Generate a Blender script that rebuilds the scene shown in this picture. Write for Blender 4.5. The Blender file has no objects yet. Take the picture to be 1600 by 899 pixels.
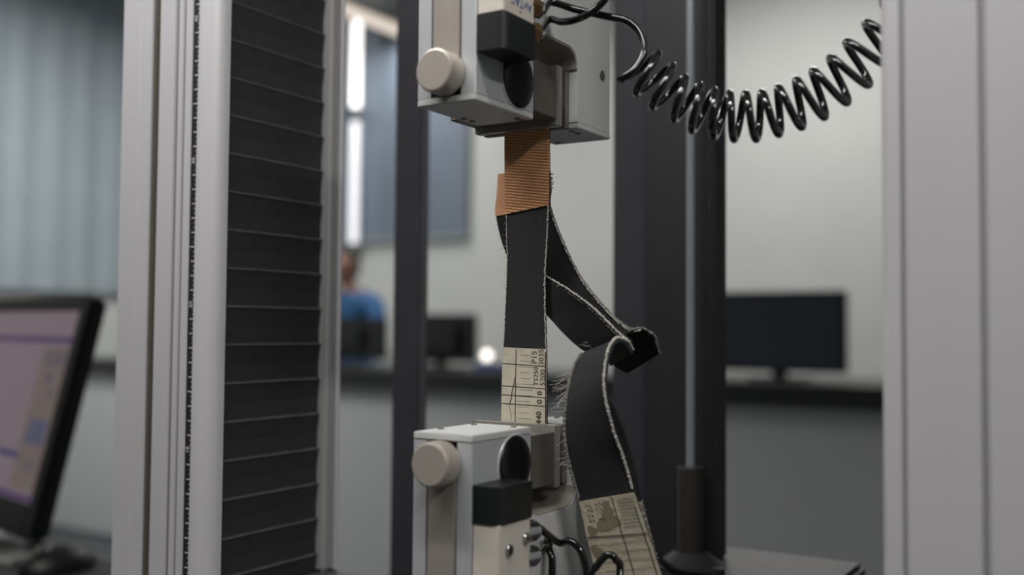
import bpy, bmesh, math, random
from mathutils import Vector, Matrix
random.seed(7)
PI = math.pi
scene = bpy.context.scene
COL = scene.collection

# ------------------------------------------------------------------ camera
YAW, PITCH, ROLL = math.radians(32), math.atan(64.5 / 1600), math.atan(.008)
F0 = Vector((-math.sin(YAW), math.cos(YAW), 0)); R0 = Vector((math.cos(YAW), math.sin(YAW), 0)); U0 = Vector((0, 0, 1))
FW = F0 * math.cos(PITCH) + U0 * math.sin(PITCH)
UP = U0 * math.cos(PITCH) - F0 * math.sin(PITCH)
RT = R0 * math.cos(ROLL) + UP * math.sin(ROLL)
UP = UP * math.cos(ROLL) - R0 * math.sin(ROLL)
CAM = Vector((.5418, -.4821, 1.05))
cd = bpy.data.cameras.new('camera')
cd.sensor_width = 36; cd.lens = 36; cd.clip_start = .02; cd.clip_end = 60
cd.dof.use_dof = True; cd.dof.focus_distance = .625; cd.dof.aperture_fstop = 3.5
cam = bpy.data.objects.new('camera', cd); COL.objects.link(cam)
cam.matrix_world = Matrix(((RT.x, UP.x, -FW.x, CAM.x), (RT.y, UP.y, -FW.y, CAM.y), (RT.z, UP.z, -FW.z, CAM.z), (0, 0, 0, 1)))
scene.camera = cam

# ------------------------------------------------------------------ world and exposure
w = bpy.data.worlds.new('world'); scene.world = w; w.use_nodes = True
w.node_tree.nodes['Background'].inputs[0].default_value = (.55, .6, .65, 1)
w.node_tree.nodes['Background'].inputs[1].default_value = .15
vs = scene.view_settings
vs.view_transform = 'Standard'; vs.look = 'None'; vs.gamma = 1; vs.use_curve_mapping = False
vs.exposure = 0.0
LAMP_POWER = dict(front=.6, bar=7.5, bench=36.0, left=72.0, side=18.0)

def at(px, py, d):
    """world point seen at a photo pixel at distance d along the view axis"""
    return CAM + (FW + RT * ((px - 800) / 1600) - UP * ((py - 449.5) / 1600)) * d

# ------------------------------------------------------------------ materials
def lin(c):
    c /= 255
    return c / 12.92 if c <= .04045 else ((c + .055) / 1.055) ** 2.4
MATS = {}
def mat(name, rgb, rough=.5, metal=0., var=.06, scale=60., bump=0., bscale=200., emit=None, stretch=None, spec=.5, wave=None, alpha=None, coat=0.):
    m = bpy.data.materials.new(name); m.use_nodes = True; MATS[name] = m
    nt = m.node_tree; b = nt.nodes['Principled BSDF']
    c = tuple(lin(x) for x in rgb)
    b.inputs['Base Color'].default_value = (*c, 1)
    b.inputs['Roughness'].default_value = rough; b.inputs['Metallic'].default_value = metal
    b.inputs['Specular IOR Level'].default_value = spec
    b.inputs['Coat Weight'].default_value = coat
    tc = nt.nodes.new('ShaderNodeTexCoord'); mp = nt.nodes.new('ShaderNodeMapping')
    nt.links.new(tc.outputs['Object'], mp.inputs['Vector'])
    if stretch: mp.inputs['Scale'].default_value = stretch
    if var:
        n = nt.nodes.new('ShaderNodeTexNoise'); n.inputs['Scale'].default_value = scale; n.inputs['Detail'].default_value = 5
        nt.links.new(mp.outputs[0], n.inputs['Vector'])
        r = nt.nodes.new('ShaderNodeValToRGB')
        r.color_ramp.elements[0].position = .3; r.color_ramp.elements[1].position = .7
        r.color_ramp.elements[0].color = (*[x * (1 - var) for x in c], 1); r.color_ramp.elements[1].color = (*[min(1, x * (1 + var)) for x in c], 1)
        nt.links.new(n.outputs['Fac'], r.inputs[0]); nt.links.new(r.outputs[0], b.inputs['Base Color'])
    if wave:
        sc, dark, amount = wave
        wv = nt.nodes.new('ShaderNodeTexWave'); wv.bands_direction = 'Z'; wv.inputs['Scale'].default_value = sc; wv.inputs['Distortion'].default_value = 1.2
        wv.inputs['Detail'].default_value = 2; wv.inputs['Detail Scale'].default_value = 2
        mp2 = nt.nodes.new('ShaderNodeMapping'); mp2.inputs['Rotation'].default_value = (0, math.radians(-8), 0)
        nt.links.new(tc.outputs['Object'], mp2.inputs['Vector']); nt.links.new(mp2.outputs[0], wv.inputs['Vector'])
        mx = nt.nodes.new('ShaderNodeMix'); mx.data_type = 'RGBA'; mx.inputs['Factor'].default_value = 1
        src = b.inputs['Base Color'].links[0].from_socket
        nt.links.new(src, mx.inputs['A']); mx.inputs['B'].default_value = (*[lin(x) for x in dark], 1)
        ml = nt.nodes.new('ShaderNodeMath'); ml.operation = 'MULTIPLY'; ml.inputs[1].default_value = amount
        nt.links.new(wv.outputs['Fac'], ml.inputs[0]); nt.links.new(ml.outputs[0], mx.inputs['Factor'])
        nt.links.new(mx.outputs['Result'], b.inputs['Base Color'])
        bp = nt.nodes.new('ShaderNodeBump'); bp.inputs['Strength'].default_value = .6; bp.inputs['Distance'].default_value = .0006; bp.invert = True
        nt.links.new(wv.outputs['Fac'], bp.inputs['Height']); nt.links.new(bp.outputs[0], b.inputs['Normal'])
    elif bump:
        n2 = nt.nodes.new('ShaderNodeTexNoise'); n2.inputs['Scale'].default_value = bscale; n2.inputs['Detail'].default_value = 4
        nt.links.new(mp.outputs[0], n2.inputs['Vector'])
        bp = nt.nodes.new('ShaderNodeBump'); bp.inputs['Strength'].default_value = bump; bp.inputs['Distance'].default_value = .001
        nt.links.new(n2.outputs['Fac'], bp.inputs['Height']); nt.links.new(bp.outputs[0], b.inputs['Normal'])
    if emit:
        b.inputs['Emission Color'].default_value = (*[lin(x) for x in emit[0]], 1); b.inputs['Emission Strength'].default_value = emit[1]
    return m
mat('wall_white', (205, 207, 203), .6, var=.03, scale=3)
mat('wall_left_paint', (200, 203, 200), .6, var=.03, scale=3)
mat('wall_grey', (120, 122, 122), .7, var=.03, scale=3)
mat('ceiling_white', (215, 215, 212), .8, var=.03, scale=3)
mat('floor_grey', (70, 72, 75), .45, var=.1, scale=5)
mat('blue_blind', (108, 119, 132), .55, var=.05, scale=4)
mat('blue_curtain', (152, 164, 170), .75, var=.05, scale=5)
mat('mullion', (150, 156, 160), .5, var=.03)
mat('bench_top', (58, 58, 58), .4, var=.1, scale=20)
mat('bench_front', (34, 35, 36), .5, var=.1, scale=20)
mat('bench_panel', (196, 197, 200), .35, var=.03, scale=2)
mat('table_black', (30, 31, 32), .8, var=.15, scale=30)
mat('table_leg', (110, 112, 114), .4, metal=.6)
mat('alu_white', (200, 199, 201), .42, metal=.15, var=.025, scale=25, stretch=(1, 1, .1))
mat('alu_groove', (128, 127, 130), .5, metal=.2, var=.03)
mat('alu_seal', (112, 106, 98), .4, metal=.5, var=.06)
mat('rear_alu', (172, 172, 172), .45, metal=.3, var=.03)
mat('bellows', (43, 44, 45), .65, var=.18, scale=150, bump=.25, bscale=1500)
mat('bellows_lit_edge', (84, 84, 82), .6, var=.25, scale=60)  # lighter ridge colour paints the lit line along each pleat
mat('ruler_black', (34, 35, 38), .5, var=.1)
mat('print_white', (205, 205, 205), .6, var=.0)
mat('grip_alu', (196, 198, 200), .36, metal=.3, var=.03, scale=40, bump=.05, bscale=900)
mat('grip_plate', (206, 207, 204), .42, metal=.12, var=.03, scale=40)
mat('steel', (184, 176, 166), .34, metal=.45, var=.05, scale=80, bump=.06, bscale=1200, stretch=(1, 1, .15))
mat('knob_steel', (188, 179, 168), .38, metal=.4, var=.04, scale=80)
mat('jaw_steel', (122, 117, 109), .42, metal=.5, var=.08, scale=90, bump=.1, bscale=900)
mat('pad_steel', (168, 165, 158), .35, metal=.5, var=.06, scale=90)
mat('dark_hole', (14, 14, 14), .6, var=0)
mat('black_plastic', (24, 26, 27), .42, var=.1, scale=70)
mat('black_gloss', (12, 12, 13), .3, var=.05)
mat('hose_black', (16, 17, 18), .13, var=.08, scale=90, coat=.5)
mat('ivory', (205, 198, 186), .5, var=.03, scale=70)
mat('brass', (170, 138, 96), .3, metal=.9, var=.06)
mat('chrome', (190, 190, 190), .15, metal=1, var=.03)
mat('blue_print', (66, 88, 150), .6, var=.0)
mat('rubber', (36, 37, 39), .78, var=.16, scale=260, bump=.35, bscale=2500)
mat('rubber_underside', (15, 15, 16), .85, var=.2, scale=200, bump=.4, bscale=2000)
mat('tan_fabric', (234, 172, 124), .8, var=.09, scale=120, wave=(175, (160, 108, 72), .5))
mat('tan_plain', (226, 166, 126), .8, var=.06, scale=120, bump=.2, bscale=900)
mat('thread_white', (188, 184, 176), .85, var=.1, scale=500)
mat('fray_grey', (120, 118, 112), .85, var=.15, scale=400)
mat('paper', (206, 198, 178), .75, var=.07, scale=160, bump=.15, bscale=600)
mat('paper_worn', (186, 178, 156), .8, var=.12, scale=110, bump=.3, bscale=500)
mat('paper_stain', (128, 120, 96), .8, var=.14, scale=160)
mat('ink', (62, 60, 58), .8, var=.2, scale=900)
mat('ink_faint', (120, 115, 108), .8, var=.2, scale=900)
mat('post_dark', (74, 72, 79), .45, var=.08, scale=30)
mat('post_darker', (46, 45, 48), .5, var=.1, scale=30)
mat('post_edge', (120, 121, 124), .35, metal=.3, var=.06)
mat('rod_steel', (165, 169, 173), .3, metal=.4, var=.05)
mat('sleeve', (70, 69, 66), .5, metal=.5, var=.08)
mat('monitor_black', (20, 21, 22), .45, var=.1)
mat('screen_off', (62, 70, 78), .2, var=.05, scale=3)
mat('screen_lit', (30, 28, 30), .4, var=0, emit=((168, 148, 158), .34))
mat('ui_purple', (30, 20, 40), .4, var=0, emit=((96, 62, 132), .3))
mat('ui_tan', (40, 36, 34), .4, var=0, emit=((160, 142, 136), .3))
mat('ui_blue', (20, 30, 60), .4, var=0, emit=((76, 104, 160), .32))
mat('ui_navy', (20, 20, 60), .4, var=0, emit=((66, 70, 140), .3))
mat('ui_grey', (30, 30, 34), .4, var=0, emit=((140, 136, 150), .28))
mat('skin', (150, 110, 92), .6, var=.06, scale=30)
mat('hair', (24, 22, 22), .6, var=.2, scale=200)
mat('shirt_blue', (52, 96, 142), .85, var=.12, scale=14)
mat('trousers', (40, 42, 50), .85, var=.1)
mat('tube_light', (240, 240, 240), .4, var=0, emit=((255, 250, 248), 2.6))
mat('tube_light_dim', (230, 230, 232), .4, var=0, emit=((240, 238, 244), .95))
mat('lamp_housing', (225, 220, 212), .5, var=.02, scale=10)
mat('lamp_diffuser', (235, 235, 235), .5, var=0, emit=((255, 250, 244), 3.0))
mat('warm_diffuser', (235, 225, 210), .5, var=0, emit=((240, 222, 206), .8))
mat('led_white', (240, 240, 240), .3, var=0, emit=((255, 246, 236), 2.4))
mat('cup_blue', (60, 70, 130), .5, var=.05)
mat('orange_plastic', (180, 130, 50), .5, var=.05)
mat('keyboard', (30, 31, 32), .6, var=.1)
mat('grey_plastic', (104, 106, 104), .5, var=.05)

# ------------------------------------------------------------------ mesh helpers
def new_obj(name, bm, m, parent=None, smooth=False, kind=None, sharp=35):
    bmesh.ops.recalc_face_normals(bm, faces=bm.faces)
    if parent is not None:
        L = parent_origin(parent)
        bmesh.ops.translate(bm, verts=bm.verts, vec=-L)
    me = bpy.data.meshes.new(name); bm.to_mesh(me); bm.free()
    if smooth:
        for p in me.polygons: p.use_smooth = True
        try: me.set_sharp_from_angle(angle=math.radians(sharp))
        except Exception: pass
    me.materials.append(MATS[m])
    o = bpy.data.objects.new(name, me); COL.objects.link(o)
    if parent is not None: o.parent = parent
    if kind: o['kind'] = kind
    return o
def parent_origin(p):
    L = Vector((0, 0, 0))
    while p is not None:
        L += Vector(p.location); p = p.parent
    return L
def thing(name, label, cat, loc=(0, 0, 0), group=None):
    o = bpy.data.objects.new(name, None); COL.objects.link(o); o.location = loc
    o.empty_display_size = .02
    return tag(o, label, cat, group)
def tag(o, label, cat, group=None):
    o['label'] = label; o['category'] = cat
    if group: o['group'] = group
    return o
def struct(o):
    o['kind'] = 'structure'; return o
def box(bm, x0, x1, y0, y1, z0, z1, bev=0., seg=2):
    r = bmesh.ops.create_cube(bm, size=1)
    vv = r['verts']
    for v in vv:
        v.co = Vector(((x0 + x1) / 2 + v.co.x * (x1 - x0), (y0 + y1) / 2 + v.co.y * (y1 - y0), (z0 + z1) / 2 + v.co.z * (z1 - z0)))
    if bev:
        ed = list({e for v in vv for e in v.link_edges})
        bmesh.ops.bevel(bm, geom=ed, offset=bev, segments=seg, affect='EDGES', clamp_overlap=True)
def B(name, m, parent, x0, x1, y0, y1, z0, z1, bev=0., seg=2, kind=None):
    bm = bmesh.new(); box(bm, x0, x1, y0, y1, z0, z1, bev, seg)
    return new_obj(name, bm, m, parent, smooth=bool(bev), kind=kind)
def prism(bm, pts, axis, a, b):
    """extrude a 2D polygon along axis (0,1,2) from a to b"""
    def P(p, t):
        q = list(p); q.insert(axis, t); return Vector(q)
    lo = [bm.verts.new(P(p, a)) for p in pts]; hi = [bm.verts.new(P(p, b)) for p in pts]
    n = len(pts)
    bm.faces.new(lo); bm.faces.new(hi)
    for i in range(n): bm.faces.new((lo[i], lo[(i + 1) % n], hi[(i + 1) % n], hi[i]))
def cyl(bm, p, q, r, n=32, r2=None, bev=0.):
    """closed cylinder with optionally rounded far rim"""
    p, q = Vector(p), Vector(q); d = (q - p); L = d.length; d.normalize()
    s = Vector((0, 0, 1)) if abs(d.z) < .9 else Vector((1, 0, 0))
    a = d.cross(s).normalized(); b = d.cross(a)
    r2 = r if r2 is None else r2
    prof = [(0, r), (L, r2)] if not bev else [(0, r), (L - bev, r2), (L - bev * .3, r2 - bev * .3), (L, r2 - bev)]
    rings = []
    for t, rr in prof:
        rings.append([bm.verts.new(p + d * t + (a * math.cos(2 * PI * i / n) + b * math.sin(2 * PI * i / n)) * rr) for i in range(n)])
    bm.faces.new(rings[0]); bm.faces.new(rings[-1])
    for k in range(len(rings) - 1):
        for i in range(n): bm.faces.new((rings[k][i], rings[k][(i + 1) % n], rings[k + 1][(i + 1) % n], rings[k + 1][i]))
def C(name, m, parent, p, q, r, n=32, r2=None, bev=0.):
    bm = bmesh.new(); cyl(bm, p, q, r, n, r2, bev)
    return new_obj(name, bm, m, parent, smooth=True, sharp=21 if n >= 20 else 50)
def catmull(P, n):
    out = []
    P = [Vector(p) for p in P]
    Q = [P[0] * 2 - P[1]] + P + [P[-1] * 2 - P[-2]]
    for i in range(1, len(Q) - 2):
        for k in range(n):
            t = k / n; t2 = t * t; t3 = t2 * t
            out.append(.5 * ((2 * Q[i]) + (Q[i + 1] - Q[i - 1]) * t + (2 * Q[i - 1] - 5 * Q[i] + 4 * Q[i + 1] - Q[i + 2]) * t2 + (3 * Q[i] - Q[i - 1] - 3 * Q[i + 1] + Q[i + 2]) * t3))
    out.append(P[-1]); return out
def tube(bm, pts, r, n=10, jit=0.):
    pts = [Vector(p) for p in pts]; rings = []
    nrm = None
    for i, p in enumerate(pts):
        d = (pts[min(i + 1, len(pts) - 1)] - pts[max(i - 1, 0)]).normalized()
        if nrm is None:
            s = Vector((0, 0, 1)) if abs(d.z) < .9 else Vector((1, 0, 0)); nrm = d.cross(s).normalized()
        else: nrm = (nrm - d * nrm.dot(d)).normalized()
        b = d.cross(nrm); rr = r * (1 + random.uniform(-jit, jit))
        rings.append([bm.verts.new(p + (nrm * math.cos(2 * PI * k / n) + b * math.sin(2 * PI * k / n)) * rr) for k in range(n)])
    bm.faces.new(rings[0]); bm.faces.new(rings[-1])
    for k in range(len(rings) - 1):
        for i in range(n): bm.faces.new((rings[k][i], rings[k][(i + 1) % n], rings[k + 1][(i + 1) % n], rings[k + 1][i]))
def T(name, m, parent, pts, r, n=10, jit=0., kind=None):
    bm = bmesh.new(); tube(bm, pts, r, n, jit)
    return new_obj(name, bm, m, parent, smooth=True, kind=kind)
def text_mesh(name, s, size, m, parent, origin, xdir, ydir, ext=.00008):
    """flat print: lettering laid on a surface, reading along xdir"""
    cu = bpy.data.curves.new(name, 'FONT'); cu.body = s; cu.size = size; cu.extrude = ext; cu.resolution_u = 2
    cu.align_x = 'CENTER'; cu.align_y = 'CENTER'
    o = bpy.data.objects.new('tmp', cu); COL.objects.link(o)
    dg = bpy.context.evaluated_depsgraph_get(); me = bpy.data.meshes.new_from_object(o.evaluated_get(dg))
    bpy.data.objects.remove(o); bpy.data.curves.remove(cu)
    x = Vector(xdir).normalized(); y = Vector(ydir).normalized(); z = x.cross(y)
    L = parent_origin(parent) if parent else Vector()
    for v in me.vertices:
        c = v.co.copy(); v.co = Vector(origin) + x * c.x + y * c.y + z * c.z - L
    me.materials.clear(); me.materials.append(MATS[m]); me.name = name
    o = bpy.data.objects.new(name, me); COL.objects.link(o)
    if parent: o.parent = parent
    return o
def copy_tree(o, parent=None):
    c = o.copy(); COL.objects.link(c); c.parent = parent
    for ch in list(o.children): copy_tree(ch, c)
    return c

# ------------------------------------------------------------------ room shell
RX0, RX1, RY0, RY1, RZ = -5.2, 3.2, -3.0, 5.0, 3.3
FZ = -.18            # floor level (heights elsewhere are relative to the machine)
def slab(name, m, *a): return struct(B(name, m, None, *a))
slab('floor', 'floor_grey', RX0 - .1, RX1 + .1, RY0 - .1, RY1 + .1, FZ - .1, FZ)
slab('ceiling', 'ceiling_white', RX0 - .1, RX1 + .1, RY0 - .1, RY1 + .1, RZ, RZ + .1)
slab('wall_back', 'wall_white', RX0, RX1, RY1, RY1 + .1, FZ, RZ)
slab('wall_left', 'wall_left_paint', RX0 - .1, RX0, RY0, RY1, FZ, RZ)
slab('wall_right', 'wall_grey', RX1, RX1 + .1, RY0, RY1, FZ, RZ)
slab('wall_front', 'wall_grey', RX0, RX1, RY0 - .1, RY0, FZ, RZ)

# ------------------------------------------------------------------ ceiling lamps (each carries its own light)
def area(name, loc, sx, sy, power, col=(1, .985, .965), parent=None):
    l = bpy.data.lights.new(name, 'AREA'); l.shape = 'RECTANGLE'; l.size = sx; l.size_y = sy; l.energy = power; l.color = col
    o = bpy.data.objects.new(name, l); COL.objects.link(o)
    o.location = Vector(loc) - (parent_origin(parent) if parent else Vector())
    if parent: o.parent = parent
    return o
def luminaire(label, x0, x1, y0, y1, z, power, diff='lamp_diffuser', rods=True):
    cx, cy = (x0 + x1) / 2, (y0 + y1) / 2
    t = thing('linear_luminaire', label, 'lamp', (cx, cy, z), 'linear ceiling lamps')
    B('housing', 'lamp_housing', t, x0, x1, y0, y1, z, z + .05, .006)
    B('diffuser', diff, t, x0 + .01, x1 - .01, y0 + .01, y1 - .01, z - .012, z)
    if rods and z + .05 < RZ - .01:
        for s in (-.35, .35):
            if x1 - x0 > y1 - y0: C('hanger', 'chrome', t, (cx + s * (x1 - x0), cy, z + .05), (cx + s * (x1 - x0), cy, RZ), .006, 8)
            else: C('hanger', 'chrome', t, (cx, cy + s * (y1 - y0), z + .05), (cx, cy + s * (y1 - y0), RZ), .006, 8)
    if power: area('lamp_light', (cx, cy, z - .02), (x1 - x0) * .95, (y1 - y0) * .95, power, parent=t)
    return t
luminaire('long hanging lamp in front of the testing machine', -1.5, -.1, -1.25, -1.1, 2.35, LAMP_POWER['front'])
luminaire('cream ceiling lamp above the blue blind', -3.74, -3.58, 3.7, 4.9, 3.02, 18, 'warm_diffuser')
luminaire('ceiling lamp above the middle of the back bench', -1.6, -.2, 3.75, 3.9, 3.1, LAMP_POWER['bench'])
luminaire('ceiling lamp over the left side of the room', -4.0, -3.84, 1.2, 2.6, 3.1, LAMP_POWER['left'])

luminaire('unseen lamp added at the right to brighten the grip sides', 1.65, 1.8, -1.25, -.35, 2.2, LAMP_POWER['side'])  # added out of view to light the faces turned right

# ------------------------------------------------------------------ window blind, curtain, tubes on the far walls
t = thing('window_blind', 'blue-grey blind on the far wall behind the person', 'blind', (-4.2, 4.97, 1.66))
for i in range(6):
    x0 = -5.18 + i * .329
    B('blind_panel', 'blue_blind', t, x0, x0 + .326, 4.965, 4.995, 1.66, 3.22, .004)
B('bottom_rail', 'mullion', t, -5.18, -3.2, 4.955, 4.995, 1.63, 1.66, .004)
t = thing('curtain', 'pale blue-grey curtain along the left wall above the monitor', 'curtain', (-5.14, 3.4, 1.25))
bm = bmesh.new(); N = 160; prev = None
for i in range(N + 1):
    y = 1.6 + 3.3 * i / N; x = -5.15 + .010 * math.sin(i * .62) + .008 * math.sin(i * .23)
    a = bm.verts.new((x, y, 1.26)); b = bm.verts.new((x, y, 3.2)); a2 = bm.verts.new((x - .006, y, 1.26)); b2 = bm.verts.new((x - .006, y, 3.2))
    if prev:
        bm.faces.new((prev[0], a, b, prev[1])); bm.faces.new((prev[2], prev[3], b2, a2)); bm.faces.new((prev[0], prev[2], a2, a)); bm.faces.new((prev[1], b, b2, prev[3]))
    prev = (a, b, a2, b2)
new_obj('cloth', bm, 'blue_curtain', t, True)
C('curtain_rail', 'mullion', t, (-5.13, 1.5, 3.22), (-5.13, 4.95, 3.22), .018, 12)
for lab, z0, z1, m in (('upper bright white tube light standing upright on the far wall', 2.54, 3.2, 'tube_light'), ('lower dimmer tube light standing upright on the far wall', 1.6, 2.5, 'tube_light_dim')):
    t = thing('tube_light', lab, 'lamp', (-4.112, 4.93, z0), 'upright tube lights on the far wall')
    B('backplate', 'mullion', t, -4.135, -4.09, 4.93, 4.95, z0, z1, .004)
    C('glass_tube', m, t, (-4.112, 4.9, z0 + .03), (-4.112, 4.9, z1 - .03), .028, 16)
    for z in (z0, z1 - .03): C('end_cap', 'grey_plastic', t, (-4.112, 4.9, z), (-4.112, 4.9, z + .03), .03, 16)

# ------------------------------------------------------------------ far bench with screens, person
t = thing('work_bench', 'long white-fronted bench with a thick dark top across the room', 'bench', (-2.6, 3.7, FZ))
B('worktop', 'bench_top', t, -5.19, 1.6, 3.36, 4.05, .835, .85, .003)
B('top_edge', 'bench_front', t, -5.19, 1.6, 3.33, 3.36, .768, .85, .004)
for i in range(5):
    x0 = -5.19 + i * 1.358
    B('front_panel', 'bench_panel', t, x0, x0 + 1.352, 3.38, 3.4, FZ + .01, .768, .003)
for x in (-5.15, -2.4, 0, 1.5): B('leg', 'table_leg', t, x, x + .04, 3.95, 3.99, FZ, .835)

def monitor(label, cx, cy, z0, wd, ht, facing, group='screens on the far bench'):
    """facing -1: screen towards the camera side, +1: its back"""
    t = thing('computer_monitor', label, 'monitor', (cx, cy, z0), group)
    zb = z0 + .035
    B('housing', 'monitor_black', t, cx - wd / 2, cx + wd / 2, cy, cy + .035, zb, zb + ht, .006)
    sy = cy - .002 if facing < 0 else cy + .033
    B('screen', 'screen_off', t, cx - wd / 2 + .015, cx + wd / 2 - .015, sy, sy + .004, zb + .018, zb + ht - .015)
    if facing > 0: B('back_bulge', 'monitor_black', t, cx - wd * .3, cx + wd * .3, cy - .03, cy, zb + .05, zb + ht * .8, .01)
    B('stand_neck', 'monitor_black', t, cx - .03, cx + .03, cy + .01, cy + .03, z0 + .012, zb + .02)
    B('stand_foot', 'monitor_black', t, cx - .11, cx + .11, cy - .05, cy + .12, z0, z0 + .012, .004)
    return t
monitor('dark switched-off monitor on the far bench right of the black upright', -.74, 3.6, .85, .54, .325, -1)
monitor('back of a dark monitor in front of the person in blue', -3.12, 3.62, .85, .66, .215, 1)
monitor('back of a small dark monitor next to the bright dot', -2.43, 3.6, .85, .42, .235, 1)
t = thing('desk_charger', 'small blue device with a glowing white light on the far bench', 'charger', (-2.07, 3.52, .85))
B('case', 'cup_blue', t, -2.16, -1.93, 3.5, 3.58, .85, .885, .006)
bm = bmesh.new(); bmesh.ops.create_uvsphere(bm, u_segments=16, v_segments=10, radius=.024, matrix=Matrix.Translation((-2.075, 3.49, .925)))
new_obj('glowing_light', bm, 'led_white', t, True)
C('light_stem', 'grey_plastic', t, (-2.075, 3.51, .88), (-2.075, 3.495, .915), .008, 10)
t = thing('tape_roll', 'orange-yellow roll on the far bench beside the specimen label', 'roll', (-1.55, 3.5, .85))
bm = bmesh.new()
ring = []
for (r, z) in ((.028, .85), (.045, .85), (.045, .885), (.028, .885)):
    ring.append([bm.verts.new((-1.55 + r * math.cos(2 * PI * i / 20), 3.5 + r * math.sin(2 * PI * i / 20), z)) for i in range(20)])
for k in range(4):
    for i in range(20): bm.faces.new((ring[k][i], ring[k][(i + 1) % 20], ring[(k + 1) % 4][(i + 1) % 20], ring[(k + 1) % 4][i]))
new_obj('tape', bm, 'orange_plastic', t, True)

def skin(name, verts, edges, m, parent, sub=2):
    me = bpy.data.meshes.new(name)
    L = parent_origin(parent)
    me.from_pydata([Vector(v[:3]) - L for v in verts], edges, [])
    o = bpy.data.objects.new(name, me); COL.objects.link(o); o.parent = parent
    md = o.modifiers.new('skin', 'SKIN'); md.use_smooth_shade = True
    for i, v in enumerate(verts):
        sv = me.skin_vertices[0].data[i]; sv.radius = (v[3], v[4]); sv.use_root = (i == 0)
    s = o.modifiers.new('sub', 'SUBSURF'); s.levels = sub; s.render_levels = sub
    dg = bpy.context.evaluated_depsgraph_get(); me2 = bpy.data.meshes.new_from_object(o.evaluated_get(dg))
    o.modifiers.clear(); o.data = me2; me2.materials.clear(); me2.materials.append(MATS[m])
    for p in me2.polygons: p.use_smooth = True
    return o
# stool and seated person behind the bench
PX, PY = -3.71, 4.42
t = thing('stool', 'tall round stool under the person behind the far bench', 'stool', (PX, PY + .05, FZ))
C('seat', 'table_black', t, (PX, PY + .05, .575), (PX, PY + .05, .615), .17, 24, bev=.01)
for a in range(4):
    ca, sa = math.cos(a * PI / 2 + .7), math.sin(a * PI / 2 + .7)
    C('leg', 'table_leg', t, (PX + .2 * ca, PY + .05 + .2 * sa, FZ), (PX + .12 * ca, PY + .05 + .12 * sa, .576), .013, 10)
bm = bmesh.new(); tube(bm, [(PX + .17 * math.cos(i * PI / 12), PY + .05 + .17 * math.sin(i * PI / 12), .23) for i in range(25)], .009, 8)
new_obj('foot_ring', bm, 'table_leg', t, True)
t = thing('person', 'person in a blue shirt sitting behind the monitors with head bowed', 'person', (PX, PY, 0))
V = [(PX, PY + .05, .75, .15, .12), (PX, PY + .04, .92, .135, .105), (PX, PY + .02, 1.1, .15, .115), (PX, PY, 1.22, .13, .09), (PX, PY - .01, 1.29, .055, .055), (PX, PY - .03, 1.34, .05, .055),
     (PX + .09, PY, .74, .09, .085), (PX + .11, PY - .22, .72, .085, .08), (PX + .12, PY - .4, .68, .06, .06), (PX + .12, PY - .36, .45, .055, .058), (PX + .12, PY - .3, .3, .04, .04), (PX + .13, PY - .42, .25, .04, .03),
     (PX - .09, PY, .74, .09, .085), (PX - .11, PY - .22, .72, .085, .08), (PX - .12, PY - .4, .68, .06, .06), (PX - .12, PY - .36, .45, .055, .058), (PX - .12, PY - .3, .3, .04, .04), (PX - .13, PY - .42, .25, .04, .03),
     (PX + .19, PY, 1.2, .075, .07), (PX + .26, PY - .04, 1.04, .055, .055), (PX + .25, PY - .16, .93, .042, .042), (PX + .14, PY - .36, .9, .033, .03),
     (PX - .19, PY, 1.2, .075, .07), (PX - .26, PY - .04, 1.04, .055, .055), (PX - .25, PY - .16, .93, .042, .042), (PX - .14, PY - .36, .9, .033, .03)]
EE = [(0, 1), (1, 2), (2, 3), (3, 4), (4, 5), (0, 6), (6, 7), (7, 8), (8, 9), (9, 10), (10, 11), (0, 12), (12, 13), (13, 14), (14, 15), (15, 16), (16, 17), (3, 18), (18, 19), (19, 20), (20, 21), (3, 22), (22, 23), (23, 24), (24, 25)]
body = skin('body', V, EE, 'skin', t)
# clothing: colour regions of the body follow hem and waist
me = body.data; me.materials.append(MATS['shirt_blue']); me.materials.append(MATS['trousers'])
for p in me.polygons:
    c = p.center + Vector((PX, PY, 0))
    if c.z < .8 and not (c.z > .86): p.material_index = 2
    elif c.z < 1.27 and not (c.y < PY - .2): p.material_index = 1
hc = Vector((PX, PY - .05, 1.43))
def head_mesh(scale, cut=None):
    bm = bmesh.new(); bmesh.ops.create_uvsphere(bm, u_segments=28, v_segments=20, radius=1)
    for v in bm.verts:
        x, y, z = v.co
        w = 1 - .22 * max(0, -z) ** 1.3
        v.co = Vector((x * .077 * w, y * .095 * (1 - .12 * max(0, -z)), z * .118)) * scale
        if y < -.75 and -.25 < z < .1 and abs(x) < .22: v.co.y -= .014 * scale
    if cut: bmesh.ops.delete(bm, geom=[v for v in bm.verts if cut(v.co)], context='VERTS')
    bmesh.ops.rotate(bm, verts=bm.verts, cent=(0, 0, 0), matrix=Matrix.Rotation(math.radians(-14), 3, 'X'))
    bmesh.ops.translate(bm, verts=bm.verts, vec=hc); return bm
new_obj('head', head_mesh(1), 'skin', t, True)
h = new_obj('hair', head_mesh(1.07, lambda c: c.z < .055 and c.y < -.055 or c.z < -.06), 'hair', t, True)
for s in (-1, 1):
    bm = bmesh.new(); bmesh.ops.create_uvsphere(bm, u_segments=10, v_segments=8, radius=1, matrix=Matrix.Translation(hc + Vector((s * .078, .005, -.01))) @ Matrix.Diagonal((.012, .022, .034, 1)))
    new_obj('ear', bm, 'skin', t, True)
    bm = bmesh.new(); bmesh.ops.create_uvsphere(bm, u_segments=10, v_segments=8, radius=.011, matrix=Matrix.Translation(hc + Vector((s * .03, -.084, -.0))))
    new_obj('eye', bm, 'hair', t, True)
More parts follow.
